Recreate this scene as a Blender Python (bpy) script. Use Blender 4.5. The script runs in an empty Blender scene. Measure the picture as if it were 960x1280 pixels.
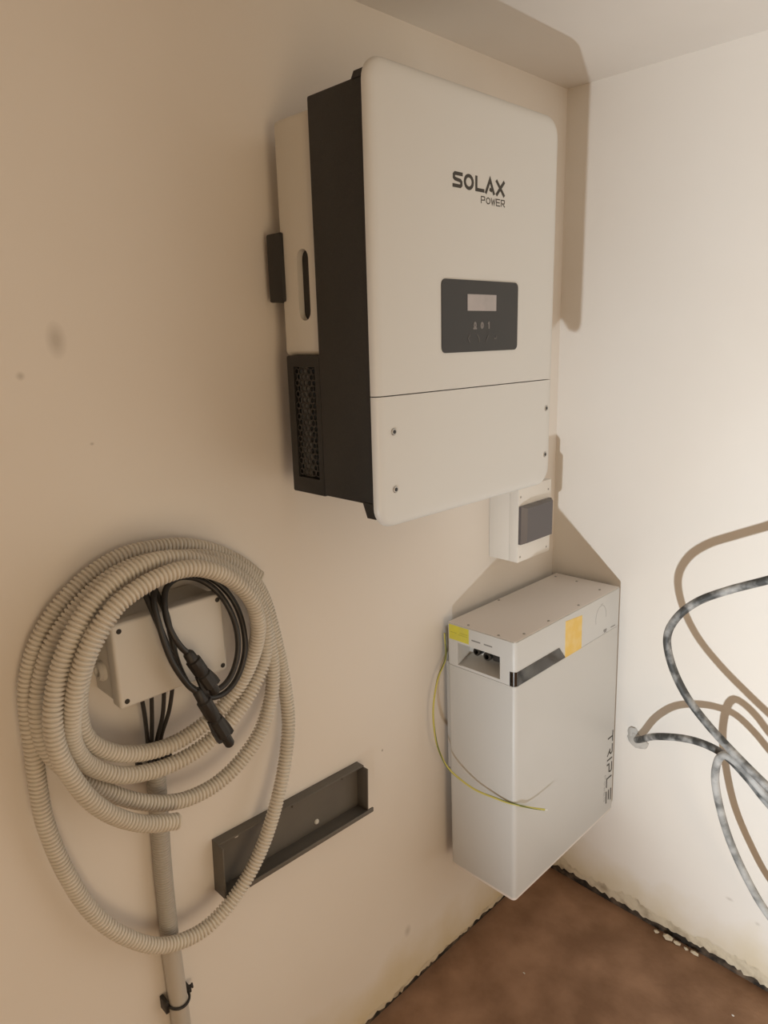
import bpy, bmesh, math, random
from mathutils import Vector, Matrix
random.seed(4)
S = bpy.context.scene
COL = S.collection

# ------------------------------------------------------------------ camera
CX, CY, CZ = -1.6832, -1.0354, 1.6388
YAW, PITCH, ROLL, FPX = map(float, (44.5293, 13.7377, -1.5084, 887.0))
def basis():
    y, p, r = math.radians(YAW), math.radians(PITCH), math.radians(ROLL)
    fw = Vector((math.sin(y)*math.cos(p), math.cos(y)*math.cos(p), -math.sin(p)))
    rt = Vector((math.cos(y), -math.sin(y), 0)); up = rt.cross(fw)
    return (math.cos(r)*rt + math.sin(r)*up, -math.sin(r)*rt + math.cos(r)*up, fw)
RT, UP, FW = basis()
cam = bpy.data.cameras.new('camera'); cam_o = bpy.data.objects.new('camera', cam); COL.objects.link(cam_o)
m3 = Matrix((RT, UP, -FW)).transposed()
cam_o.matrix_world = Matrix.Translation((CX, CY, CZ)) @ m3.to_4x4()
cam.sensor_fit = 'VERTICAL'; cam.sensor_height = 24.0; cam.lens = FPX/1280*24.0; cam.clip_start = .02
S.camera = cam_o

# ------------------------------------------------------------------ world, lamps, exposure
w = bpy.data.worlds.new('world'); S.world = w; w.use_nodes = True
w.node_tree.nodes['Background'].inputs[0].default_value = (.05, .045, .04, 1)
w.node_tree.nodes['Background'].inputs[1].default_value = 1
S.view_settings.view_transform = 'Standard'; S.view_settings.look = 'None'
S.view_settings.gamma = 1; S.view_settings.use_curve_mapping = False
S.view_settings.exposure = 0.0
LAMP, FILL = 298, 23
def spot(name, loc, target, energy, color, size, blend, radius):
    l = bpy.data.lights.new(name, 'SPOT'); l.energy = energy; l.color = color
    l.spot_size = math.radians(size); l.spot_blend = blend; l.shadow_soft_size = radius
    o = bpy.data.objects.new(name, l); COL.objects.link(o); o.location = loc
    o.rotation_euler = (Vector(target)-Vector(loc)).to_track_quat('-Z', 'Y').to_euler(); return o
# LED hand lamp standing on the floor behind the photographer, turned towards the right-hand wall
spot('floor_work_lamp', (-2.5642, -1.2127, .1175), (0, -1.66, 1.13), LAMP, (.85, .94, 1), 87, .85, .022)
# warm fill panel added out of view at wall_front, where no opening exists
b = bpy.data.lights.new('warm_fill_light', 'AREA'); b.shape = 'RECTANGLE'; b.size = .9; b.size_y = 1.7; b.energy = FILL; b.color = (1, .77, .50)
bo = bpy.data.objects.new('warm_fill_light', b); COL.objects.link(bo); bo.location = (-2.2, -3.28, .87); bo.rotation_euler = (math.radians(90), 0, 0)

# ------------------------------------------------------------------ helpers
def at(px, py, Y):            # point of the sight line through a pixel at distance Y from the left wall
    d = FW + RT*((px-480)/FPX) - UP*((py-640)/FPX); t = (Y-CY)/d.y
    return Vector((CX, CY, CZ)) + d*t
def atX(px, py, X):
    d = FW + RT*((px-480)/FPX) - UP*((py-640)/FPX); t = (X-CX)/d.x
    return Vector((CX, CY, CZ)) + d*t

def mat(name, col, rough=.6, metal=0.0, col2=None, scale=8.0, fac=(.4, .65), bump=0.0, bscale=120.0, coat=0.0, spec=.5, detail=4):
    m = bpy.data.materials.new(name); m.use_nodes = True; nt = m.node_tree; N = nt.nodes; L = nt.links
    p = N['Principled BSDF']; p.inputs['Base Color'].default_value = (*col, 1)
    p.inputs['Roughness'].default_value = rough; p.inputs['Metallic'].default_value = metal
    p.inputs['Coat Weight'].default_value = coat; p.inputs['Specular IOR Level'].default_value = spec
    tc = N.new('ShaderNodeTexCoord')
    if col2 is not None:
        n = N.new('ShaderNodeTexNoise'); n.inputs['Scale'].default_value = scale; n.inputs['Detail'].default_value = detail
        L.new(tc.outputs['Object'], n.inputs['Vector'])
        r = N.new('ShaderNodeValToRGB'); r.color_ramp.elements[0].position = fac[0]; r.color_ramp.elements[1].position = fac[1]
        r.color_ramp.elements[0].color = (*col, 1); r.color_ramp.elements[1].color = (*col2, 1)
        L.new(n.outputs['Fac'], r.inputs['Fac']); L.new(r.outputs['Color'], p.inputs['Base Color'])
    if bump:
        n2 = N.new('ShaderNodeTexNoise'); n2.inputs['Scale'].default_value = bscale; n2.inputs['Detail'].default_value = 3
        L.new(tc.outputs['Object'], n2.inputs['Vector'])
        bp = N.new('ShaderNodeBump'); bp.inputs['Strength'].default_value = bump; bp.inputs['Distance'].default_value = .004
        L.new(n2.outputs['Fac'], bp.inputs['Height']); L.new(bp.outputs['Normal'], p.inputs['Normal'])
    return m

def wall_material(name, axis, spots, base=(.80, .75, .69), base2=(.77, .71, .64)):
    """painted plaster: blotchy paint, a damp yellow stain with an uneven rim along the foot, a few grey smudges"""
    m = mat(name, base, .85, col2=base2, scale=1.7, fac=(.35, .7), bump=.22, bscale=14, spec=.2)
    nt = m.node_tree; N = nt.nodes; L = nt.links; p = N['Principled BSDF']
    ramp = [n for n in N if n.type == 'VALTORGB'][0]
    g = N.new('ShaderNodeNewGeometry'); sx = N.new('ShaderNodeSeparateXYZ'); L.new(g.outputs['Position'], sx.inputs[0])
    nz = N.new('ShaderNodeTexNoise'); nz.inputs['Scale'].default_value = 7; nz.inputs['Detail'].default_value = 5
    L.new(g.outputs['Position'], nz.inputs['Vector'])
    ma = N.new('ShaderNodeMath'); ma.operation = 'MULTIPLY_ADD'; ma.inputs[1].default_value = .22
    L.new(nz.outputs['Fac'], ma.inputs[0]); L.new(sx.outputs['Z'], ma.inputs[2])
    r = N.new('ShaderNodeMapRange'); r.inputs['From Min'].default_value = .12; r.inputs['From Max'].default_value = .28
    r.inputs['To Min'].default_value = .75; r.inputs['To Max'].default_value = 0
    L.new(ma.outputs[0], r.inputs['Value'])
    mix = N.new('ShaderNodeMixRGB'); mix.inputs['Color2'].default_value = (.62, .50, .27, 1)
    L.new(r.outputs[0], mix.inputs['Fac']); L.new(ramp.outputs['Color'], mix.inputs['Color1'])
    last = mix
    for (pt, rad, dark) in spots:
        d = N.new('ShaderNodeVectorMath'); d.operation = 'SUBTRACT'; d.inputs[1].default_value = pt
        L.new(g.outputs['Position'], d.inputs[0])
        s = N.new('ShaderNodeVectorMath'); s.operation = 'DIVIDE'; s.inputs[1].default_value = rad
        L.new(d.outputs[0], s.inputs[0])
        ln = N.new('ShaderNodeVectorMath'); ln.operation = 'LENGTH'; L.new(s.outputs[0], ln.inputs[0])
        rr = N.new('ShaderNodeMapRange'); rr.inputs['From Min'].default_value = .2; rr.inputs['From Max'].default_value = 1
        rr.inputs['To Min'].default_value = dark; rr.inputs['To Max'].default_value = 0
        L.new(ln.outputs['Value'], rr.inputs['Value'])
        mx = N.new('ShaderNodeMixRGB'); mx.inputs['Color2'].default_value = (.22, .17, .12, 1)
        L.new(rr.outputs[0], mx.inputs['Fac']); L.new(last.outputs[0], mx.inputs['Color1']); last = mx
    L.new(last.outputs[0], p.inputs['Base Color'])
    return m

BASE = {}
def finish(o, parent):
    if parent is not None: o.parent = parent
    COL.objects.link(o)
def thing(name, label, cat, base, group=None):
    o = bpy.data.objects.new(name, None); COL.objects.link(o); o.location = base; o.empty_display_size = .05
    o['label'] = label; o['category'] = cat
    if group: o['group'] = group
    BASE[o.name] = Vector(base); return o
def tag(o, label, cat, group=None):
    o['label'] = label; o['category'] = cat
    if group: o['group'] = group
    return o
def mk(name, bm, m, parent=None, angle=35, label=None, flat=False):
    """bmesh in world coordinates -> one mesh object; origin at the thing's base"""
    if parent is not None: b = BASE[parent.name]
    else:
        xs = [v.co for v in bm.verts]
        b = Vector(((min(c.x for c in xs)+max(c.x for c in xs))/2, (min(c.y for c in xs)+max(c.y for c in xs))/2, min(c.z for c in xs)))
    bmesh.ops.translate(bm, verts=bm.verts, vec=-b)
    bmesh.ops.recalc_face_normals(bm, faces=bm.faces)
    me = bpy.data.meshes.new(name); bm.to_mesh(me); bm.free()
    me.materials.append(m)
    if not flat:
        me.polygons.foreach_set('use_smooth', [True]*len(me.polygons))
        me.set_sharp_from_angle(angle=math.radians(angle))
    o = bpy.data.objects.new(name, me); BASE_name = o.name
    if parent is None: o.location = b
    finish(o, parent); BASE[o.name] = b
    if label: o['label'] = label
    return o
def two_layers(o, m):
    o.data.materials.append(m); b = o.location
    for p in o.data.polygons:
        if p.center.z+b.z < .12 and max(p.center.x+b.x if o.name == 'wall_right' else p.center.y+b.y, 0) > .002: p.material_index = 1
def struct(name, bm, m, **k):
    o = mk(name, bm, m, **k); o['kind'] = 'structure'; return o
def BM(): return bmesh.new()
def box(bm, x0, x1, y0, y1, z0, z1, r=0, seg=2):
    t = bmesh.new(); bmesh.ops.create_cube(t, size=1)
    for v in t.verts:
        v.co = Vector(((x0+x1)/2+v.co.x*(x1-x0), (y0+y1)/2+v.co.y*(y1-y0), (z0+z1)/2+v.co.z*(z1-z0)))
    if r: bmesh.ops.bevel(t, geom=list(t.edges), offset=r, segments=seg, affect='EDGES', profile=.5)
    join(bm, t); return bm
def join(bm, t):
    off = {}
    for v in t.verts: off[v] = bm.verts.new(v.co)
    for f in t.faces:
        try: bm.faces.new([off[v] for v in f.verts])
        except ValueError: pass
    t.free()
def loft(bm, rings, cap0=True, cap1=True, closed=True):
    vs = [[bm.verts.new(p) for p in r] for r in rings]
    n = len(vs[0])
    for a, b in zip(vs, vs[1:]):
        for i in range(n if closed else n-1):
            j = (i+1) % n; bm.faces.new((a[i], a[j], b[j], b[i]))
    if cap0: bm.faces.new(vs[0][::-1])
    if cap1: bm.faces.new(vs[-1])
    return bm
def spline(pts, step):
    """Catmull-Rom through the points, resampled evenly"""
    P = [Vector(p) for p in pts]; P = [2*P[0]-P[1]]+P+[2*P[-1]-P[-2]]
    D = []
    for i in range(1, len(P)-2):
        p0, p1, p2, p3 = P[i-1:i+3]
        for k in range(24):
            t = k/24
            D.append(.5*((2*p1)+(p2-p0)*t+(2*p0-5*p1+4*p2-p3)*t*t+(3*p1-p0-3*p2+p3)*t**3))
    D.append(P[-2])
    cum = [0]
    for a, b in zip(D, D[1:]): cum.append(cum[-1]+(b-a).length)
    n = max(2, int(round(cum[-1]/step))); out = []; k = 0
    for i in range(n+1):
        s = cum[-1]*i/n
        while k < len(cum)-2 and cum[k+1] < s: k += 1
        f = (s-cum[k])/max(1e-9, cum[k+1]-cum[k]); out.append(D[k].lerp(D[k+1], f))
    return out
def frames(path):
    T = [(path[min(i+1, len(path)-1)]-path[max(i-1, 0)]).normalized() for i in range(len(path))]
    n = T[0].cross(Vector((.3, .2, 1))).normalized(); out = []
    for t in T:
        n = (n-t*n.dot(t)).normalized(); out.append((t, n, t.cross(n)))
    return out
def tube(bm, path, rad, seg=12, cap=True):
    """rad: number or function of index"""
    fr = frames(path); rings = []
    for i, (p, (t, n, b)) in enumerate(zip(path, fr)):
        r = rad(i) if callable(rad) else rad
        rings.append([p+(n*math.cos(2*math.pi*k/seg)+b*math.sin(2*math.pi*k/seg))*r for k in range(seg)])
    return loft(bm, rings, cap, cap)
def rod(bm, a, b, r, seg=12, r2=None):
    a, b = Vector(a), Vector(b); return tube(bm, [a, b], (lambda i: r if i == 0 else (r2 if r2 is not None else r)), seg)
def lathe(bm, origin, axis, prof, seg=20):
    """prof: list of (distance along axis, radius)"""
    ax = Vector(axis).normalized(); n = ax.orthogonal().normalized(); b = ax.cross(n); o = Vector(origin)
    return loft(bm, [[o+ax*h+(n*math.cos(2*math.pi*k/seg)+b*math.sin(2*math.pi*k/seg))*r for k in range(seg)] for h, r in prof])
def corrugated(bm, path_pts, R, groove, pitch, seg=14):
    prof = ((0, R-groove), (.10, R-.25*groove), (.26, R), (.52, R), (.68, R-.25*groove), (.78, R-groove))
    dense = spline(path_pts, .002); L = .002
    cum = [0]
    for a, b in zip(dense, dense[1:]): cum.append(cum[-1]+(b-a).length)
    total = cum[-1]; fr = frames(dense); rings = []; s = 0; k = 0
    n = int(total/pitch)
    for i in range(n):
        for f, r in prof:
            s = (i+f)*pitch
            while k < len(cum)-2 and cum[k+1] < s: k += 1
            u = (s-cum[k])/max(1e-9, cum[k+1]-cum[k]); p = dense[k].lerp(dense[k+1], u); t, nn, b = fr[k]
            rings.append([p+(nn*math.cos(2*math.pi*q/seg)+b*math.sin(2*math.pi*q/seg))*r for q in range(seg)])
    # open ends with a wall thickness
    def inner(ring, c, depth):
        return [c+(v-c)*.80+depth for v in ring]
    c0 = sum(rings[0], Vector())/seg; c1 = sum(rings[-1], Vector())/seg
    d0 = fr[0][0]; d1 = fr[-1][0]
    rings = [inner(rings[0], c0, d0*.03), inner(rings[0], c0, d0*0)]+rings+[inner(rings[-1], c1, d1*0), inner(rings[-1], c1, -d1*.03)]
    return loft(bm, rings)
def cut(o, cbm):
    """subtract a cutter from a finished mesh object (cutter in world coordinates)"""
    b = BASE[o.name]; bmesh.ops.translate(cbm, verts=cbm.verts, vec=-b); bmesh.ops.recalc_face_normals(cbm, faces=cbm.faces)
    me = bpy.data.meshes.new('cutter'); cbm.to_mesh(me); cbm.free()
    c = bpy.data.objects.new('cutter', me); COL.objects.link(c)
    c.parent = o.parent
    if o.parent is None: c.location = o.location
    md = o.modifiers.new('cut', 'BOOLEAN'); md.object = c; md.operation = 'DIFFERENCE'; md.solver = 'EXACT'
    dg = bpy.context.evaluated_depsgraph_get(); dg.update()
    new = bpy.data.meshes.new_from_object(o.evaluated_get(dg)); o.modifiers.clear()
    old = o.data; o.data = new; bpy.data.meshes.remove(old)
    bpy.data.objects.remove(c); bpy.data.meshes.remove(me)
    new.polygons.foreach_set('use_smooth', [True]*len(new.polygons)); new.set_sharp_from_angle(angle=math.radians(35))
def strokes(bm, lines, width, place, thick=.0006):
    """flat printed strokes; place(u,v,h) -> world"""
    for k, ln in enumerate(lines):
        P = [Vector(p) for p in ln]; closed = (P[0]-P[-1]).length < 1e-7 and len(P) > 3
        if closed: P = P[:-1]
        n = len(P); D = [(P[(q+1) % n]-P[q]).normalized() for q in range(n if closed else n-1)]
        off = []
        for q in range(n):
            d0 = D[q-1] if (closed or q > 0) else D[0]; d1 = D[q] if (closed or q < n-1) else D[-1]
            n0, n1 = Vector((-d0.y, d0.x)), Vector((-d1.y, d1.x)); m_ = (n0+n1)
            m_ = m_.normalized() if m_.length > 1e-6 else n0
            off.append(m_*(width/2)/max(.45, m_.dot(n1)))
        if not closed: P[0] = P[0]-D[0]*width*.3; P[-1] = P[-1]+D[-1]*width*.3
        h = thick+k*.00006
        rings = [[place(*(P[q]+off[q]), 0), place(*(P[q]+off[q]), h), place(*(P[q]-off[q]), h), place(*(P[q]-off[q]), 0)] for q in range(n)]
        if closed: loft(bm, rings+[rings[0]], False, False)
        else: loft(bm, rings)
def arc(cx, cy, rx, ry, a0=0, a1=360, n=20):
    return [(cx+rx*math.cos(math.radians(a0+(a1-a0)*i/n)), cy+ry*math.sin(math.radians(a0+(a1-a0)*i/n))) for i in range(n+1)]
def screw(name, loc, axis, r, m, parent, m2=None):
    bm = BM(); lathe(bm, loc, axis, [(0, r*.3), (0, r), (r*.35, r), (r*.55, r*.8), (r*.55, r*.42), (r*.15, r*.4), (r*.15, .0001)], 14)
    return mk(name, bm, m, parent)

# ------------------------------------------------------------------ materials
M = {}
M['wall_left'] = wall_material('painted_plaster_left', 0, [((-1.292, 0, 1.648), (.016, .1, .028), .35), ((-1.345, 0, 1.602), (.007, .1, .007), .35), ((-.69, 0, .732), (.003, .1, .004), .8),
                                ((-1.26, 0, 1.50), (.004, .1, .003), .4), ((-.62, 0, .19), (.014, .1, .02), .3)])
M['wall_right'] = wall_material('painted_plaster_right', 1, [((0, -.55, .22), (.1, .012, .006), .3), ((0, -.62, .19), (.1, .008, .006), .25)])
M['ceiling'] = mat('ceiling_paint', (.80, .75, .69), .9, col2=(.77, .715, .65), scale=2, bump=.15, bscale=10, spec=.2)
M['floor'] = mat('brown_concrete', (.26, .15, .09), .75, col2=(.41, .25, .16), scale=9, fac=(.35, .68), bump=.35, bscale=40, detail=8, spec=.25)
M['gap'] = mat('dirty_gap', (.02, .015, .011), .9, col2=(.16, .115, .08), scale=30, fac=(.45, .75), bump=.6, bscale=60)
M['white'] = mat('white_enamel', (.625, .61, .575), .38, spec=.5)
M['black'] = mat('black_powder_coat', (.017, .015, .013), .55, col2=(.022, .019, .016), scale=300, bump=.1, bscale=900)
M['alu'] = mat('grey_cast_cover', (.66, .62, .55), .5, spec=.4)
M['slot'] = mat('dark_slot', (.03, .025, .02), .7)
M['display'] = mat('display_glass', (.022, .020, .018), .3, spec=.5)
M['lcd'] = mat('grey_lcd', (.42, .38, .37), .3, col2=(.36, .33, .32), scale=30)
M['print'] = mat('dark_print', (.04, .034, .025), .6)
M['icon'] = mat('icon_print', (.20, .18, .17), .5)
M['icon2'] = mat('icon_print_faint', (.085, .077, .072), .5)
M['steel'] = mat('screw_steel', (.45, .43, .40), .35, 1)
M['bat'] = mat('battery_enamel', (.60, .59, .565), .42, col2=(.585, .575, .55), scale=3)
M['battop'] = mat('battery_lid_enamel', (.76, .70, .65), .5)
M['chrome'] = mat('dark_chrome', (.12, .115, .11), .16, 1, col2=(.17, .165, .155), scale=20)
M['yellow'] = mat('yellow_sticker', (.66, .60, .05), .5, col2=(.60, .54, .08), scale=40)
M['orange'] = mat('orange_sticker', (.78, .52, .12), .5, col2=(.80, .58, .22), scale=30)
M['faint'] = mat('faint_print', (.40, .385, .37), .5)
M['port'] = mat('black_port', (.02, .018, .016), .5)
M['box'] = mat('grey_box_plastic', (.66, .63, .58), .5, spec=.35)
M['grey'] = mat('conduit_grey', (.70, .65, .57), .5, col2=(.63, .58, .50), scale=9, spec=.35)
M['pipe'] = mat('pipe_grey', (.44, .405, .355), .55)
M['rubber'] = mat('black_cable_sheath', (.022, .020, .018), .42)
M['plastic'] = mat('black_connector', (.020, .018, .016), .5)
M['tray'] = mat('dark_grey_steel', (.125, .112, .095), .55, col2=(.14, .125, .105), scale=12)
M['smoke'] = mat('smoked_cover', (.11, .098, .10), .25)
M['cuwhite'] = mat('white_plastic', (.76, .72, .66), .45)
M['dirtycable'] = mat('plaster_smeared_cable', (.055, .055, .052), .6, col2=(.46, .45, .43), scale=27, fac=(.44, .70), detail=9, bump=.4, bscale=80)
M['dirtycable2'] = mat('plaster_caked_cable', (.10, .10, .095), .7, col2=(.46, .45, .43), scale=24, fac=(.30, .58), detail=9, bump=.4, bscale=80)
M['plaster'] = mat('raw_plaster', (.52, .49, .45), .9, col2=(.25, .23, .21), scale=35, fac=(.5, .75), bump=.8, bscale=60)
M['earth_y'] = mat('earth_wire_yellow', (.56, .50, .12), .5)
M['earth_g'] = mat('earth_wire_green', (.14, .17, .05), .5)

# ------------------------------------------------------------------ the room
H = 2.2163; XW, YF = -3.6, -3.3
def noise1(s, seed):
    return (math.sin(s*41+seed)+.6*math.sin(s*97+seed*2.3)+.45*math.sin(s*223+seed*.7)+.3*math.sin(s*431+seed*3.1))/2.35
def ragged_wall(axis, length, seed, hi, lo, amp):
    """plaster with two broken layers at its foot. axis 0: runs along -X (face y=0); 1: runs along -Y (face x=0)"""
    bm = BM(); n = int(length/.008); rows = []
    for i in range(n+1):
        s = length*i/n
        z1 = hi+amp*noise1(s*.6, seed)+.004*random.uniform(-1, 1); z2 = lo+amp*.6*noise1(s*.45, seed+5)+.005*random.uniform(-1, 1)
        z2 = max(.006, z2); z1 = max(z1, z2+.004)
        prof = [(.12, H), (0, H), (0, z1+.004), (.0012, z1), (.0045, z1-.001), (.005, z2+.003), (.0075, z2), (.03, z2), (.12, z2)]
        rows.append([Vector((-s, d, z)) if axis == 0 else Vector((d, -s, z)) for d, z in prof])
    loft(bm, rows)
    return bm
RENDER = mat('raw_render_layer', (.66, .58, .44), .9, col2=(.30, .23, .15), scale=20, fac=(.50, .74), bump=.8, bscale=70, detail=7)
wl = struct('wall_left', ragged_wall(0, -XW, 1.0, .034, .017, .009), M['wall_left'], flat=True); two_layers(wl, RENDER)
wr = struct('wall_right', ragged_wall(1, -YF, 7.0, .056, .022, .014), M['wall_right'], flat=True); two_layers(wr, RENDER)
struct('wall_back', box(BM(), XW-.12, XW, YF, .12, 0, H), M['ceiling'])
struct('wall_front', box(BM(), XW-.12, .12, YF-.12, YF, 0, H), M['ceiling'])
struct('ceiling', box(BM(), XW-.12, .12, YF-.12, .12, H, H+.1), M['ceiling'])
struct('floor', box(BM(), XW-.12, .12, YF-.12, .12, -.1, 0), M['floor'])
struct('trim_1', box(BM(), XW, 0, .011, .05, 0, .05), M['gap'])
struct('trim_2', box(BM(), .011, .05, YF, .011, 0, .07), M['gap'])

# ------------------------------------------------------------------ inverter on the left wall
L_, R_, T_, B_, F_ = -.9465, -.4685, 2.0125, 1.3496, -.2769
inv = thing('solar_inverter', 'large white and black solar inverter mounted high on the wall, with a dark display', 'inverter', ((L_+R_)/2, -.14, B_))
def rrect(inset, y, r=.034, n=8):
    x0, x1, z0, z1 = L_+inset, R_-inset, B_+inset, T_-inset; r = max(.004, r-inset*.6); pts = []
    for cx, cz, a in ((x1-r, z1-r, 0), (x0+r, z1-r, 90), (x0+r, z0+r, 180), (x1-r, z0+r, 270)):
        for i in range(n+1):
            t = math.radians(a+90*i/n); pts.append(Vector((cx+r*math.cos(t), y, cz+r*math.sin(t))))
    return pts
PROF = [(.003, F_+.0155), (0, F_+.013), (0, F_+.010), (.0012, F_+.0065), (.004, F_+.0035), (.009, F_+.0014), (.016, F_+.0004), (.024, F_)]
def panel_piece(zc, upper):
    bm = BM(); loft(bm, [rrect(i, y) for i, y in PROF])
    g = list(bm.verts)+list(bm.edges)+list(bm.faces)
    bmesh.ops.bisect_plane(bm, geom=g, plane_co=(0, 0, zc), plane_no=(0, 0, -1 if upper else 1), clear_outer=True)
    ed = [e for e in bm.edges if e.is_boundary]; bmesh.ops.holes_fill(bm, edges=ed, sides=0)
    return bm
SEAM = 1.5545
fc = mk('front_cover', panel_piece(SEAM+.0008, True), M['white'], inv)
lc = mk('lower_cover', panel_piece(SEAM-.0008, False), M['white'], inv)
e = .0045
mk('body', box(BM(), L_+e, R_-e, F_+.0135, -.142, 1.3865, 1.987, .003), M['black'], inv)
# dark frame behind the cover with a slanted lip below and above the body
for pts in ([(-.2355, 1.389), (-.2455, 1.365), (F_+.0125, 1.365), (F_+.0125, 1.389)], [(-.240, 1.985), (-.246, 1.994), (F_+.0125, 1.994), (F_+.0125, 1.985)]):
    bm = BM(); loft(bm, [[Vector((x, y, z)) for y, z in pts] for x in (L_+e-.001, R_-e+.001)]); mk('cover_frame', bm, M['black'], inv)
g = .0135
bm = BM(); box(bm, L_+g, R_-g, -.143, -.043, 1.6145, 1.976, .009, 4)
rc = mk('rear_cover', bm, M['alu'], inv)
# slot handle cut into the side
sy, sz0, sz1, sr = -.103, 1.670, 1.780, .0145
bm = BM()
cap = [(sr*math.cos(math.radians(a)), (sz1-sr)+sr*math.sin(math.radians(a))) for a in range(0, 181, 20)]+[(sr*math.cos(math.radians(a)), (sz0+sr)+sr*math.sin(math.radians(a))) for a in range(180, 361, 20)]
loft(bm, [[Vector((x, sy+u, z)) for u, z in cap] for x in (L_+g-.01, L_+g+.03)])
cut(rc, bm)
bm = BM(); loft(bm, [[Vector((x, sy+u*.98, z)) for u, z in cap] for x in (L_+g+.011, L_+g+.0295)])
mk('grip_slot', bm, M['slot'], inv)
mk('wall_hook', box(BM(), L_+g-.006, L_+g+.05, -.056, -.017, 1.702, 1.810, .003), M['plastic'], inv, label='black hook of the wall bracket')
mk('wall_bracket', box(BM(), L_+.06, R_-.06, -.044, -.0005, 1.62, 1.90, .003), M['alu'], inv)
# lower rear housing with honeycomb vent
lo = mk('rear_housing', box(BM(), L_+e, R_-e, -.1425, -.0575, 1.3845, 1.615, .003), M['black'], inv)
VY0, VY1, VZ0, VZ1 = -.131, -.076, 1.412, 1.597
cut(lo, box(BM(), L_-.01, L_+.055, VY0, VY1, VZ0, VZ1))
hp = .0108; hr = .0043
bm = BM(); xg = L_+e+.0015
rowh = hp*math.sqrt(3)/2; nr = int((VZ1-VZ0)/rowh)+1; nc = int((VY1-VY0)/hp)+2
for r in range(nr):
    for c in range(nc):
        y = VY0+(c+.5*(r % 2))*hp; z = VZ0+r*rowh
        if not (VY0+.002 < y < VY1-.002 and VZ0+.002 < z < VZ1-.002): continue
        R1 = hp/math.sqrt(3)*1.0
        def hexa(rad, x): return [Vector((x, min(max(y+rad*math.sin(math.radians(60*k)), VY0), VY1), min(max(z+rad*math.cos(math.radians(60*k)), VZ0), VZ1))) for k in range(6)]
        vs = [[bm.verts.new(p) for p in q] for q in (hexa(R1, xg), hexa(hr, xg), hexa(hr, xg+.0015), hexa(R1, xg+.0015))]
        for a, b2 in ((0, 1), (1, 2), (2, 3)):
            for k in range(6): bm.faces.new((vs[a][k], vs[a][(k+1) % 6], vs[b2][(k+1) % 6], vs[b2][k]))
vm = mk('vent_grille', bm, M['black'], inv, flat=True, label='black honeycomb ventilation grille')
mk('heat_sink', box(BM(), L_+e+.012, L_+e+.05, -.100, VY1, VZ0, VZ1), mat('heat_sink_grey', (.24, .23, .21), .45, .3), inv)
# display with LCD, icons and keys
DX0, DX1, DZ0, DZ1 = -.799, -.593, 1.6135, 1.7275
def rpoly(x0, x1, z0, z1, r, n=5):
    p = []
    for cx, cz, a in ((x1-r, z1-r, 0), (x0+r, z1-r, 90), (x0+r, z0+r, 180), (x1-r, z0+r, 270)):
        for i in range(n+1):
            t = math.radians(a+90*i/n); p.append((cx+r*math.cos(t), cz+r*math.sin(t)))
    return p
bm = BM(); pl = rpoly(DX0, DX1, DZ0, DZ1, .009)
loft(bm, [[Vector((x, y, z)) for x, z in pl] for y in (F_+.002, F_-.0014)])
dp = mk('display_panel', bm, M['display'], inv, label='dark display panel')
mk('lcd_screen', box(BM(), -.735, -.6575, F_-.0022, F_-.001, 1.6795, 1.7055), M['lcd'], dp)
fpl = lambda u, v, h: Vector((u, F_-.0014-h, v))
for x, k in ((-.715, 0), (-.696, 1), (-.677, 2)):
    bm = BM()
    if k == 0: strokes(bm, [[(x-.004, 1.651), (x+.004, 1.651)], arc(x, 1.6565, .0025, .004, n=8)], .0028, fpl)
    elif k == 1: strokes(bm, [arc(x, 1.656, .0035, .0045, n=8), [(x, 1.651), (x, 1.661)]], .0022, fpl)
    else: strokes(bm, [[(x, 1.651), (x, 1.661)], [(x-.002, 1.659), (x, 1.661)]], .0026, fpl)
    mk('status_icon', bm, M['icon'], dp, flat=True)
for x, ln in ((-.731, [(.002, .006), (-.002, 0), (.002, -.006)]), (-.706, [(-.003, .006), (.002, 0), (.002, -.006)]), (-.682, [(-.003, -.006), (.003, .004)]), (-.659, [(.003, .003), (.003, -.001), (-.003, -.001)])):
    bm = BM(); strokes(bm, [[(x+a, 1.635+c) for a, c in ln]], .002, fpl); mk('touch_key', bm, M['icon2'], dp, flat=True)
# maker's lettering
fpl = lambda u, v, h: Vector((u, F_+.0002-h, v))
def letters(bm, word, x, z, w, h, gap, width, glyph, place=fpl):
    for ch in word:
        strokes(bm, [[(x+p[0]*w*(1.0 if ch != 'I' else .3), z+p[1]*h) for p in ln] for ln in glyph[ch]], width, place); x += w+gap
G = {'S': [[(1, .93), (.2, .93), (.08, .83), (.08, .63), (.2, .54), (.8, .47), (.92, .37), (.92, .17), (.8, .07), (0, .07)]],
     'O': [arc(.5, .5, .46, .45, n=18)], 'L': [[(.1, 1), (.1, .08), (1, .08)]],
     'A': [[(-.02, 0), (.48, 1), (.98, 0)], [(.5, .28), (.66, .22)]], 'X': [[(.02, 1), (.98, 0)], [(.96, 1), (.04, 0)]],
     'P': [[(.05, 0), (.05, 1), (.85, 1), (.9, .8), (.85, .5), (.25, .45)]], 'W': [[(0, 1), (.25, 0), (.5, .8), (.75, 0), (1, 1)]],
     'E': [[(.95, 1), (.05, 1), (.05, 0), (.95, 0)], [(.05, .5), (.85, .5)]], 'R': [[(.05, 0), (.05, 1), (.85, 1), (.9, .75), (.8, .45), (.3, .45), (.95, 0)]]}
bm = BM(); letters(bm, 'SOLAX', -.769, 1.8645, .0215, .0205, .0062, .0052, G)
mk('brand_lettering', bm, M['print'], inv, flat=True)
bm = BM(); letters(bm, 'POWER', -.699, 1.8475, .0108, .0098, .0027, .0015, G)
mk('small_lettering', bm, M['print'], inv, flat=True)
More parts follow.
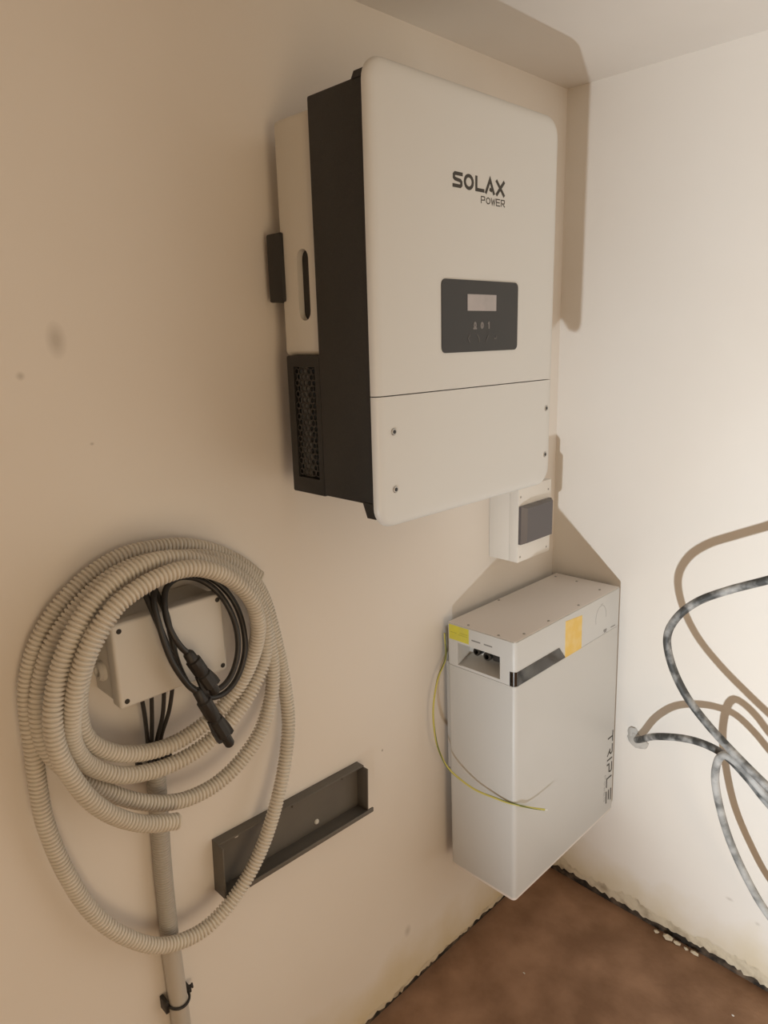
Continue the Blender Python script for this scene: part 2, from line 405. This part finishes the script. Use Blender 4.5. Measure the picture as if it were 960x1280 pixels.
for x, z in ((-.912, 1.500), (-.911, 1.410), (-.4905, 1.500), (-.4905, 1.410)):
    bm = BM(); yy = F_+(.0005 if x < -.6 else .0015)
    lathe(bm, (x, yy+.003, z), (0, -1, 0), [(0, .0055), (.0048, .0055), (.0056, .0046), (.0056, .0034)], 18)
    sc = mk('cover_screw', bm, M['steel'], inv)
    bm = BM(); lathe(bm, (x, yy-.0022, z), (0, -1, 0), [(0, .0032), (.0008, .003), (.0008, .0001)], 12); mk('screw_socket', bm, M['port'], sc)

# ------------------------------------------------------------------ battery
bx0, bx1, by0, by1, bz0, bz1 = -.4923, -.0185, -.2201, -.0257, .3336, .9919
bat = thing('battery_unit', 'tall pale grey battery cabinet hung in the corner above the floor', 'battery', ((bx0+bx1)/2, (by0+by1)/2, bz0))
def bbody(z0, z1, inset=0, r=.010, rr=.004):
    bm = BM(); pts = []
    x0, x1, y0, y1 = bx0+inset, bx1-inset, by0+inset, by1-inset
    for cx, cy, a, q in ((x1-r, y1-r, 0, r), (x0+r, y1-r, 90, r), (x0+r, y0+r, 180, r), (x1-r, y0+r, 270, r)):
        for i in range(7):
            t = math.radians(a+90*i/6); pts.append((cx+q*math.cos(t), cy+q*math.sin(t), (math.cos(t), math.sin(t))))
    rings = []
    for dz, ins in ((z0, rr), (z0+rr*.3, rr*.3), (z0+rr, 0), (z1-rr, 0), (z1-rr*.3, rr*.3), (z1, rr)):
        rings.append([Vector((px-nx*ins, py-ny*ins, dz)) for px, py, (nx, ny) in pts])
    return loft(bm, rings)
ZS = .886
mk('housing', bbody(bz0+.008, ZS-.00015, rr=.0004), M['bat'], bat)
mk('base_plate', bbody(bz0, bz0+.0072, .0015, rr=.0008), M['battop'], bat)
hd = mk('head', bbody(ZS+.00015, bz1-.0015, rr=.0015), M['bat'], bat)
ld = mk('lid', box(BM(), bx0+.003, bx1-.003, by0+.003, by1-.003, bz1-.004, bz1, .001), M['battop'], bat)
# port recess on the narrow side, its floor sloping outwards
py0, py1, pz0, pz1 = -.179, -.059, .8905, .949
bm = BM()
loft(bm, [[Vector((bx0-.01, y, z)), Vector((bx0+.045, y, z2)), Vector((bx0+.045, y, z3)), Vector((bx0-.01, y, z4))]
          for y, z, z2, z3, z4 in ((py0, pz0-.001, .912, .9475, .9475), (py1-.012, pz0-.001, .912, .9475, .9475), (py1, pz0-.001, .905, .9475, .9475))])
cut(hd, bm)
for y, z, r in ((-.090, .932, .0095), (-.120, .929, .0105)):
    bm = BM(); lathe(bm, (bx0+.0455, y-.012, z), (-1, 0, 0), [(0, r), (.030, r), (.032, r*.85), (.032, r*.6), (.012, r*.6), (.012, .0001)], 18)
    mk('port', bm, M['port'], bat)
mk('connector_block', box(BM(), bx0+.018, bx0+.0455, -.166, -.146, .922, .942, .002), M['port'], bat)
# chrome strip wrapping the front edge
bm = BM(); zc0, zc1 = .8875, .921; th = .0009
path = [(bx0, by0+.014)]+[(bx0+.010-(.010)*math.cos(math.radians(a)), by0+.010-.010*math.sin(math.radians(a))) for a in range(0, 91, 15)]
path = path+[(x, by0) for x in (-.46, -.42, -.38, -.34, -.316)]
outer = []
for i, (x, y) in enumerate(path):
    if i == 0: nx, ny = -1, 0
    elif i <= 7: a = math.radians((i-1)*15); nx, ny = -math.cos(a), -math.sin(a)
    else: nx, ny = 0, -1
    outer.append((x, y, nx, ny))
rings = []
for i, (x, y, nx, ny) in enumerate(outer):
    xt = x; xb = x+(.028 if i == len(outer)-1 else 0)
    rings.append([Vector((xb+nx*th, y+ny*th, zc0)), Vector((xt+nx*th, y+ny*th, zc1)), Vector((xt-nx*.0006, y-ny*.0006, zc1)), Vector((xb-nx*.0006, y-ny*.0006, zc0))])
loft(bm, rings); mk('chrome_strip', bm, M['chrome'], bat, label='dark chrome trim strip')
mk('warning_sticker', box(BM(), bx0-.0006, bx0+.0002, -.092, -.034, .9525, .9885), M['yellow'], bat, label='yellow warning sticker')
bm = BM(); strokes(bm, [[(-.088, .9685), (-.062, .9685)], [(-.088, .9735), (-.066, .9735)], [(-.056, .9705), (-.038, .9705)]], .0016, lambda u, v, h: Vector((bx0-.0006-h*.4, u, v)))
mk('sticker_print', bm, mat('olive_print', (.46, .42, .05), .5), bat, flat=True)
bm = BM(); q = [(-.289, .886), (-.214, .886), (-.214, .972), (-.289, .979)]
loft(bm, [[Vector((x, y, z)) for x, z in q] for y in (by0+.0002, by0-.0006)]); mk('orange_sticker', bm, M['orange'], bat, label='orange yellow sticker')
bp_ = lambda u, v, h: Vector((u, by0-h*.5, v))
bm = BM(); strokes(bm, [arc(-.120, .937, .026, .032, -10, 200, 16), [(-.122, .972), (-.112, .972)]], .0016, bp_); mk('emblem', bm, M['faint'], bat, flat=True)
bm = BM(); strokes(bm, [[(-.103, .896), (-.090, .896)], [(-.100, .892), (-.092, .892)]], .005, bp_)
GP = mat('grey_print', (.24, .23, .22), .5); mk('printed_mark', bm, GP, bat, flat=True)
bm = BM(); strokes(bm, [[(-.066, .894), (-.044, .893)]], .0025, bp_); mk('printed_mark', bm, GP, bat, flat=True)
# vertical lettering on the wide face, reading downwards
ztop, zbot, xin, xout = .584, .372, -.060, -.033
tp = lambda u, v, h: Vector((xin+(xout-xin)*v, by0-h*.5, ztop-(ztop-zbot)*u))
def vletters(bm, lines, width):
    def place(u, v, h): return Vector((u, by0-h*.5, v))
    strokes(bm, [[(xin+(xout-xin)*v, ztop-(ztop-zbot)*u) for u, v in ln] for ln in lines], width, place)
bm = BM()
vletters(bm, [[(0, .97), (.145, .97)], [(.073, .97), (.073, .05)],
              [(.19, .97), (.30, .97), (.315, .75), (.30, .50), (.24, .48)], [(.25, .48), (.32, .03)],
              [(.385, .97), (.385, .03)],
              [(.45, .97), (.56, .97), (.575, .75), (.56, .45), (.45, .42)], [(.45, .42), (.45, .03)],
              [(.65, .97), (.65, .05), (.77, .05)],
              [(.84, .97), (1, .97)], [(.84, .52), (.97, .52)], [(.84, .05), (1, .05)]], .0042)
mk('product_lettering', bm, M['print'], bat, flat=True)
bm = BM(); place = lambda u, v, h: Vector((xin-.012+v*.0085, by0-h*.5, .462-u*.085))
letters_x = 0
for ch in 'POWER':
    for ln in G[ch]:
        strokes(bm, [[(xin-.013+p[1]*.0085, .462-(letters_x+p[0]*.15)*.085) for p in ln]], .0012, lambda u, v, h: Vector((u, by0-h*.5, v)))
    letters_x += .2
mk('product_small_lettering', bm, M['faint'], bat, flat=True)
for x, y in ((-.478, -.080), (-.482, -.168), (-.439, -.206), (-.34, -.206), (-.207, -.206), (-.075, -.19), (-.052, -.11), (-.052, -.045), (-.30, -.036)):
    screw('lid_screw', (x, y, bz1-.0002), (0, 0, 1), .0032, M['steel'], bat)
bm = BM()
for y0_, y1_ in ((-.125, -.100), (-.158, -.135)):
    box(bm, bx0-.0003, bx0+.0002, y0_, y1_, .9635, .9665)
mk('port_caption', bm, mat('caption_grey', (.22, .21, .2), .5), bat, flat=True)
mk('hanging_bracket', box(BM(), bx0+.012, bx1-.02, by1-.001, -.012, .60, .885, .002), M['bat'], bat)
bat.rotation_euler.x = -.018; bat.location.y -= .010

# ------------------------------------------------------------------ consumer unit under the inverter
cu = thing('breaker_box', 'small white breaker box with smoked cover beneath the inverter corner', 'breaker box', (-.228, -.045, 1.10))
mk('base', box(BM(), -.2985, -.157, -.0604, -.0005, 1.099, 1.286, .0012), M['cuwhite'], cu)
mk('front_shell', box(BM(), -.2985, -.157, -.086, -.0605, 1.099, 1.286, .0012, 2), M['cuwhite'], cu)
bm = BM(); q0 = (-.2965, -.1655, 1.1455, 1.240); q1 = (-.286, -.176, 1.150, 1.236)
def rq(q, y): return [Vector((q[0], y, q[2])), Vector((q[1], y, q[2])), Vector((q[1], y, q[3])), Vector((q[0], y, q[3]))]
loft(bm, [rq(q0, -.084), rq(q0, -.093), rq(q1, -.104)])
cvr = mk('smoked_cover', bm, M['smoke'], cu, label='smoked translucent cover')
for x, z in ((-.290, 1.262), (-.170, 1.262), (-.172, 1.112), (-.288, 1.112)):
    screw('shell_screw', (x, -.0856, z), (0, -1, 0), .0026, M['steel'], cu)

# ------------------------------------------------------------------ junction box
jb = thing('junction_box', 'grey rectangular junction box on the wall inside the hose coil', 'junction box', (-1.212, -.045, 1.12))
jx0, jx1, jz0, jz1 = -1.303, -1.1205, 1.12, 1.252
mk('box_base', box(BM(), jx0+.003, jx1-.003, -.062, -.0005, jz0+.003, jz1-.003, .005, 3), M['box'], jb)
mk('box_lid', box(BM(), jx0, jx1, -.090, -.0625, jz0, jz1, .005, 3), M['box'], jb)
for x, z in ((jx0+.011, jz1-.011), (jx1-.009, jz1-.009), (jx1-.009, jz0+.010), (jx0+.011, jz0+.011)):
    bm = BM(); lathe(bm, (x, -.0885, z), (0, -1, 0), [(0, .0040), (.0020, .0040), (.0022, .0034), (.0022, .0001)], 14)
    mk('lid_screw', bm, M['slot'], jb)
for z in (1.165,):
    bm = BM(); lathe(bm, (jx0+.004, -.034, z), (-1, 0, 0), [(0, .016), (.006, .016), (.010, .012), (.010, .008), (.004, .007), (.004, .0001)], 20)
    mk('cable_gland', bm, M['box'], jb)
for i, (a, c) in enumerate((((178, 882), (184, 922)), ((191, 880), (190, 930)), ((207, 876), (195, 932)), ((218, 872), (201, 924)))):
    p0 = at(a[0], a[1], -.045); p0.z = 1.124; p1 = at(c[0], c[1], -.026); mid = p0.lerp(p1, .55)+Vector((.004*(1 if i > 1 else -.2), -.004, 0))
    path = spline([p0, p0+Vector((0, 0, -.015)), mid, p1, p1+Vector((.002, .006, -.045)), Vector((-1.229+.009*(i % 2)-.0045, -.0195+.009*(i//2)-.0045, .945))], .006)
    o = mk('thin_cable', tube(BM(), path, .0034, 10), M['rubber'])
    tag(o, 'thin black cable dropping from the junction box into the upright pipe', 'cable', 'cables below the junction box')

# ------------------------------------------------------------------ upright pipe with clips
up = thing('conduit_pipe', 'upright grey pipe running down the wall below the junction box', 'pipe', (-1.234, -.019, 0.0))
bm = BM(); corrugated(bm, [Vector((-1.229, -.019, .968)), Vector((-1.232, -.019, .88)), Vector((-1.237, -.019, .76)), Vector((-1.239, -.019, .60))], .0155, .0012, .0048)
mk('flexible_section', bm, M['pipe'], up)
mk('rigid_section', tube(BM(), [Vector((-1.239, -.019, .612)), Vector((-1.237, -.019, .50)), Vector((-1.234, -.019, .30)), Vector((-1.234, -.019, .001))], .0165, 20), mat('rigid_pipe_grey', (.52, .48, .42), .45), up)
def clip(c, label):
    t = thing('pipe_clip', label, 'clip', (c[0], 0, c[2]-.02))
    bm = BM()
    pth = [Vector((c[0]+.0195*math.cos(math.radians(a)), -.019+.0195*math.sin(math.radians(a)), c[2]-.003*math.sin(math.radians(-a)))) for a in range(170, 371, 10)]
    tube(bm, pth, .0024, 8); mk('strap', bm, M['plastic'], t)
    for s in (-1, 1):
        bm = BM(); box(bm, c[0]+s*.0225-.0035, c[0]+s*.0225+.0035, -.022, -.0005, c[2]-(.014 if s < 0 else .004), c[2]+(.012 if s < 0 else .006), .0015); mk('lug', bm, M['plastic'], t)
    bm = BM(); lathe(bm, (c[0]+.0215, -.0125, c[2]+.002), (1, -.3, 0), [(0, .0032), (.008, .0032), (.008, .0048), (.011, .0042), (.011, .0001)], 10); mk('clip_screw', bm, M['plastic'], t)
clip((-1.2365, 0, .492), 'black pipe clip on the smooth lower stretch of the upright pipe')
clip((-1.2290, 0, .962), 'black pipe clip at the top end of the upright pipe')

# ------------------------------------------------------------------ coil of corrugated conduit
T1 = [(324,722,-.02),(300,704,-.02),(268,689,-.02),(232,682,-.022),(200,684,-.022),(160,692,-.022),(122,712,-.022),(88,742,-.022),(62,775,-.022),(43,815,-.022),(34,860,-.024),(36,900,-.030),(42,940,-.035),(47,980,-.035),(57,1030,-.035),(82,1090,-.035),(115,1140,-.037),(155,1170,-.045),(200,1182,-.052),(245,1168,-.055),(280,1138,-.058),(310,1095,-.060),(333,1045,-.060),(350,985,-.055),(359,930,-.045),(360,890,-.035),(353,840,-.03),(343,795,-.03),(332,755,-.03)]
T2 = [(318,728,-.036),(295,708,-.045),(260,697,-.046),(225,697,-.046),(185,702,-.046),(150,715,-.048),(118,738,-.05),(90,768,-.05),(66,805,-.05),(52,850,-.05),(48,890,-.055),(56,930,-.058),(75,955,-.06),(100,972,-.06),(130,988,-.06),(165,1000,-.06),(200,1004,-.06),(235,998,-.06),(270,980,-.06),(300,952,-.06),(325,915,-.058),(338,875,-.054),(341,840,-.052)]
T4 = [(336,800,-.052),(325,760,-.056),(305,733,-.062),(275,708,-.07),(245,703,-.073),(205,712,-.08),(168,732,-.09),(137,770,-.1),(113,812,-.1),(101,850,-.09),(98,885,-.082),(104,915,-.075),(120,932,-.07),(150,942,-.065),(185,940,-.06),(220,928,-.06),(255,905,-.062),(288,872,-.07),(310,835,-.085),(322,795,-.105),(320,765,-.12),(308,741,-.128),(285,722,-.13),(258,712,-.132),(232,711,-.132),(200,721,-.132),(168,739,-.132),(140,763,-.132),(118,795,-.13),(103,830,-.128),(94,865,-.122),(90,895,-.112),(90,922,-.097),(100,945,-.085),(118,960,-.078),(150,969,-.075),(185,965,-.07),(220,953,-.07),(255,932,-.075),(288,900,-.082),(311,868,-.082),(328,830,-.078),(332,795,-.08),(326,760,-.084)]
T5 = [(308,730,-.09),(280,712,-.095),(245,701,-.1),(215,698,-.1),(185,704,-.102),(155,719,-.104),(128,740,-.106),(105,768,-.108),(88,800,-.11),(75,835,-.11),(68,870,-.112),(66,905,-.115),(73,940,-.115),(90,972,-.112),(115,1002,-.11),(148,1022,-.105),(185,1030,-.1),(226,1026,-.095)]
bm = BM(); corrugated(bm, [at(*p) for p in T1+T2+T4+T5], .0132, .0034, .0066)
coil = mk('conduit_coil', bm, M['grey'], angle=60)
tag(coil, 'coil of pale grey corrugated conduit hung around the junction box', 'conduit')

# ------------------------------------------------------------------ black solar cables with plug connectors
def connector(parent, a, b, r, female):
    a, b = Vector(a), Vector(b); ax = (b-a).normalized(); l = (b-a).length
    bm = BM(); lathe(bm, a, ax, [(0, r*.5), (.004, r*.72), (l*.18, r*.78), (l*.20, r), (l*.45, r), (l*.48, r*.85), (l*.52, r*.85), (l*.54, r*1.02), (l*.80, r*1.02), (l*.83, r*.74), (l*.97, r*.70), (l, r*.55), (l, .0002)], 10)
    c = mk('plug_connector', bm, M['plastic'], parent)
    n = ax.cross(Vector((0, -1, 0))).normalized()
    for s in (-1, 1):
        bm = BM(); loft(bm, [[a+ax*(l*f)+n*s*q+Vector((0, 1, 0))*h for q, h in ((r*.7, -.004), (r*w_, -.004), (r*w_, .004), (r*.7, .004))] for f, w_ in ((.50, .95), (.70, 1.25), (.84, 1.28), (.86, .9))])
        mk('latch', bm, M['plastic'], c)
    return c
A = [(172,716,-.070),(180,738,-.085),(190,762,-.102),(204,795,-.112),(216,825,-.115),(230,850,-.115),(250,864,-.114),(272,862,-.112),(288,846,-.110),(297,818,-.108),(296,788,-.106),(286,760,-.102),(270,738,-.088),(248,724,-.078),(224,722,-.078),(208,735,-.088),(206,760,-.106),(212,785,-.120),(224,806,-.126),(236,818,-.126)]
Bp = [(184,714,-.062),(194,738,-.078),(207,765,-.100),(214,795,-.103),(222,828,-.104),(236,856,-.105),(256,871,-.104),(278,868,-.101),(296,848,-.099),(306,816,-.098),(304,784,-.096),(294,755,-.092),(276,732,-.080),(250,717,-.068),(222,717,-.068),(198,726,-.076),(192,750,-.102),(200,785,-.122),(214,825,-.128),(234,855,-.130),(248,866,-.130)]
c1 = thing('solar_cable', 'looped black solar cable whose plug crosses the junction box lid', 'cable', tuple(at(230, 880, -.1)))
mk('sheath', tube(BM(), spline([at(*p) for p in A], .006), .0047, 12), M['rubber'], c1)
connector(c1, at(234, 815, -.126), at(270, 866, -.134), .0120, False)
c2 = thing('solar_cable', 'looped black solar cable whose plug hangs lowest, over the hose', 'cable', tuple(at(250, 900, -.1)))
mk('sheath', tube(BM(), spline([at(*p) for p in Bp], .006), .0047, 12), M['rubber'], c2)
connector(c2, at(246, 862, -.130), at(288, 931, -.136), .0118, True)
# ------------------------------------------------------------------ steel mounting tray
tr = thing('mounting_tray', 'dark grey folded steel mounting tray screwed to the wall behind the hose', 'bracket', (-.953, 0, .63))
tx0, tx1, tz0, tz1, td, tt = -1.135, -.772, .640, .7475, .036, .002
mk('back_plate', box(BM(), tx0, tx1, -.0035, -.0005, tz0, tz1), M['tray'], tr)
bp = BASE[tr.name]
mk('top_flange', box(BM(), tx0, tx1, -td*.62, -.003, tz1-.003, tz1, .0008), M['tray'], tr)
mk('bottom_flange', box(BM(), tx0, tx1, -td, -.003, tz0, tz0+.003, .0008), M['tray'], tr)
mk('front_lip', box(BM(), tx0+.006, tx1+.012, -td-.004, -td, tz0-.002, tz0+.008, .001), M['tray'], tr)
for x0, x1 in ((tx0, tx0+.003), (tx1-.003, tx1)):
    mk('side_flange', box(BM(), x0, x1, -td, -.003, tz0+.003, tz1-.003, .0008), M['tray'], tr)
WH = mat('bare_bolt', (.72, .69, .63), .4)
for (px, py, w_, h_, mm) in ((293, 1047, .007, .0035, WH), (395, 1026, .004, .004, WH), (365, 1007, .006, .004, M['tray']), (427, 970, .006, .004, M['tray'])):
    p = at(px, py, -.0035)
    bm = BM(); lathe(bm, (p.x, -.003, p.z), (0, -1, 0), [(0, .0055 if mm is WH else .006), (.002, .0055), (.004, .004), (.004, .0001)], 12)
    mk('bolt', bm, mm, tr)
tr.rotation_euler.y = math.radians(1.9)

# ------------------------------------------------------------------ green and yellow earth wire
pts = [Vector((-.485, -.012, .955)), at(557, 822, -.018), at(547, 850, -.024), at(541.5, 888, -.030), at(545, 925, -.040), at(554, 950, -.055), atX(566, 966, -.532), atX(592, 986, -.518), atX(620, 998, -.503), atX(634, 1003, -.4965),
       at(646, 1006, -.2285), at(657, 1008.5, -.2325), at(669, 1010.5, -.244), at(681, 1012, -.258)]
wire = thing('earth_wire', 'thin yellow and green earth wire bent around the battery front edge', 'wire', tuple(pts[7]))
path = spline(pts, .004); fr = frames(path)
mk('insulation', tube(BM(), path, .0023, 10), M['earth_y'], wire)
bm = BM(); n = len(path)
stripe = [p+(nn*math.cos(i*.10)+b_*math.sin(i*.10))*.0010 for i, (p, (t, nn, b_)) in enumerate(zip(path, fr))]
tube(bm, stripe, .0018, 6); mk('green_stripe', bm, M['earth_g'], wire)
bm = BM(); d = (path[-1]-path[-2]).normalized(); rod(bm, path[-1], path[-1]+d*.007, .0014); mk('bare_end', bm, mat('ferrule_white', (.75, .74, .70), .4), wire)

# ------------------------------------------------------------------ plaster-smeared cables on the right wall
def heavy(name, pts, r, m, label, ends):
    """ends: for each end 'floor' (runs down and trails along the floor), 'wall' (enters the wall) or None"""
    for k, e_ in enumerate(ends):
        q = Vector(pts[0] if k == 0 else pts[-1])
        if e_ == 'floor': add = [(q.x-.03, q.y-.10, max(.10, q.z*.5)), (q.x-.05, q.y-.20, .03), (q.x-.07, q.y-.32, r+.0004), (q.x-.10, q.y-.55, r+.0004)]
        elif e_ == 'wall': add = [(-.13, q.y-.14, q.z+.03), (-.05, q.y-.23, q.z+.035), (-.012, q.y-.27, q.z+.035)]
        else: add = []
        add = [Vector(a) for a in add]; pts = (add[::-1]+pts) if k == 0 else (pts+add)
    o = mk(name, tube(BM(), spline(pts, .008), r, 16), m); tag(o, label, 'cable'); return o
AX = lambda l: [atX(px, py, -d) for px, py, d in l]
heavy('heavy_cable', AX([(1120,690,.20),(1040,703,.185),(960,725,.178),(910,738,.18),(872,752,.19),(846,772,.2),(834,797,.2),(840,832,.2),(858,870,.2),(885,906,.2),(918,942,.2),(960,984,.2),(1020,1040,.2),(1100,1110,.2)]),
      .0088, M['dirtycable'], 'thick black cable smeared with plaster, arching highest in front of the white wall', ('wall', 'floor'))
heavy('heavy_cable', AX([(796,925,.0095),(803,924,.03),(815,921,.072),(835,921,.108),(860,924,.122),(885,932,.132),(910,947,.142),(935,973,.146),(960,1004,.146),(1010,1058,.142),(1090,1140,.135)]),
      .0088, M['dirtycable'], 'thick black cable coming out of a plastered hole beside the battery', (None, 'floor'))
heavy('heavy_cable', AX([(1090,1150,.165),(1030,1072,.172),(960,997,.175),(935,967,.180),(917,950,.182),(905,944,.180),(897,952,.170),(894,975,.15),(900,1010,.13),(912,1050,.112),(932,1095,.105),(958,1140,.1),(1000,1190,.1),(1060,1240,.1)]),
      .0088, M['dirtycable2'], 'plaster-caked grey cable bending down towards the floor', ('floor', 'floor'))
# raw plaster lump round the hole
def lump(c, r, squash, seed, n=2):
    bm = BM(); bmesh.ops.create_icosphere(bm, subdivisions=n, radius=1)
    rnd = random.Random(seed)
    for v in bm.verts:
        k = 1+rnd.uniform(-.22, .22); v.co = Vector((c[0]+v.co.x*r*squash[0]*k, c[1]+v.co.y*r*squash[1]*k, c[2]+v.co.z*r*squash[2]*k))
    return bm
h = atX(797, 925, 0)
bm = lump((0, h.y, h.z), .024, (.6, 1.05, .85), 3); join(bm, lump((.0, h.y+.014, h.z+.018), .014, (.6, 1, 1.1), 5)); join(bm, lump((.0, h.y-.016, h.z-.006), .017, (.7, 1, .9), 8))
tag(mk('plaster_lump', bm, M['plaster'], angle=50), 'rough lump of grey plaster around the cable hole in the wall', 'plaster')
# crumbs of plaster lying along the foot of the right wall
def floor_pt(px, py):
    d = FW + RT*((px-480)/FPX) - UP*((py-640)/FPX); return Vector((CX, CY, CZ))+d*(-CZ/d.z)
for i, (px, py, r) in enumerate(((838, 1168, .012), (850, 1174, .009), (824, 1161, .007), (872, 1187, .009), (862, 1181, .006), (655, 1217, .003), (916, 1270, .003))):
    p = floor_pt(px, py)
    if i < 5: p.x = max(min(p.x, -.004), -.012)
    o = mk('plaster_crumb', lump((p.x, p.y, r*.6), r, (.7, 1.3, .62), 20+i, 1), RENDER if i < 5 else WH, flat=True)
    if i < 5: tag(o, 'crumb of fallen plaster lying at the foot of the white wall', 'plaster crumb', 'plaster crumbs along the wall')
    else: tag(o, 'tiny white plaster speck lying out on the bare brown floor', 'plaster crumb', 'specks on the floor')
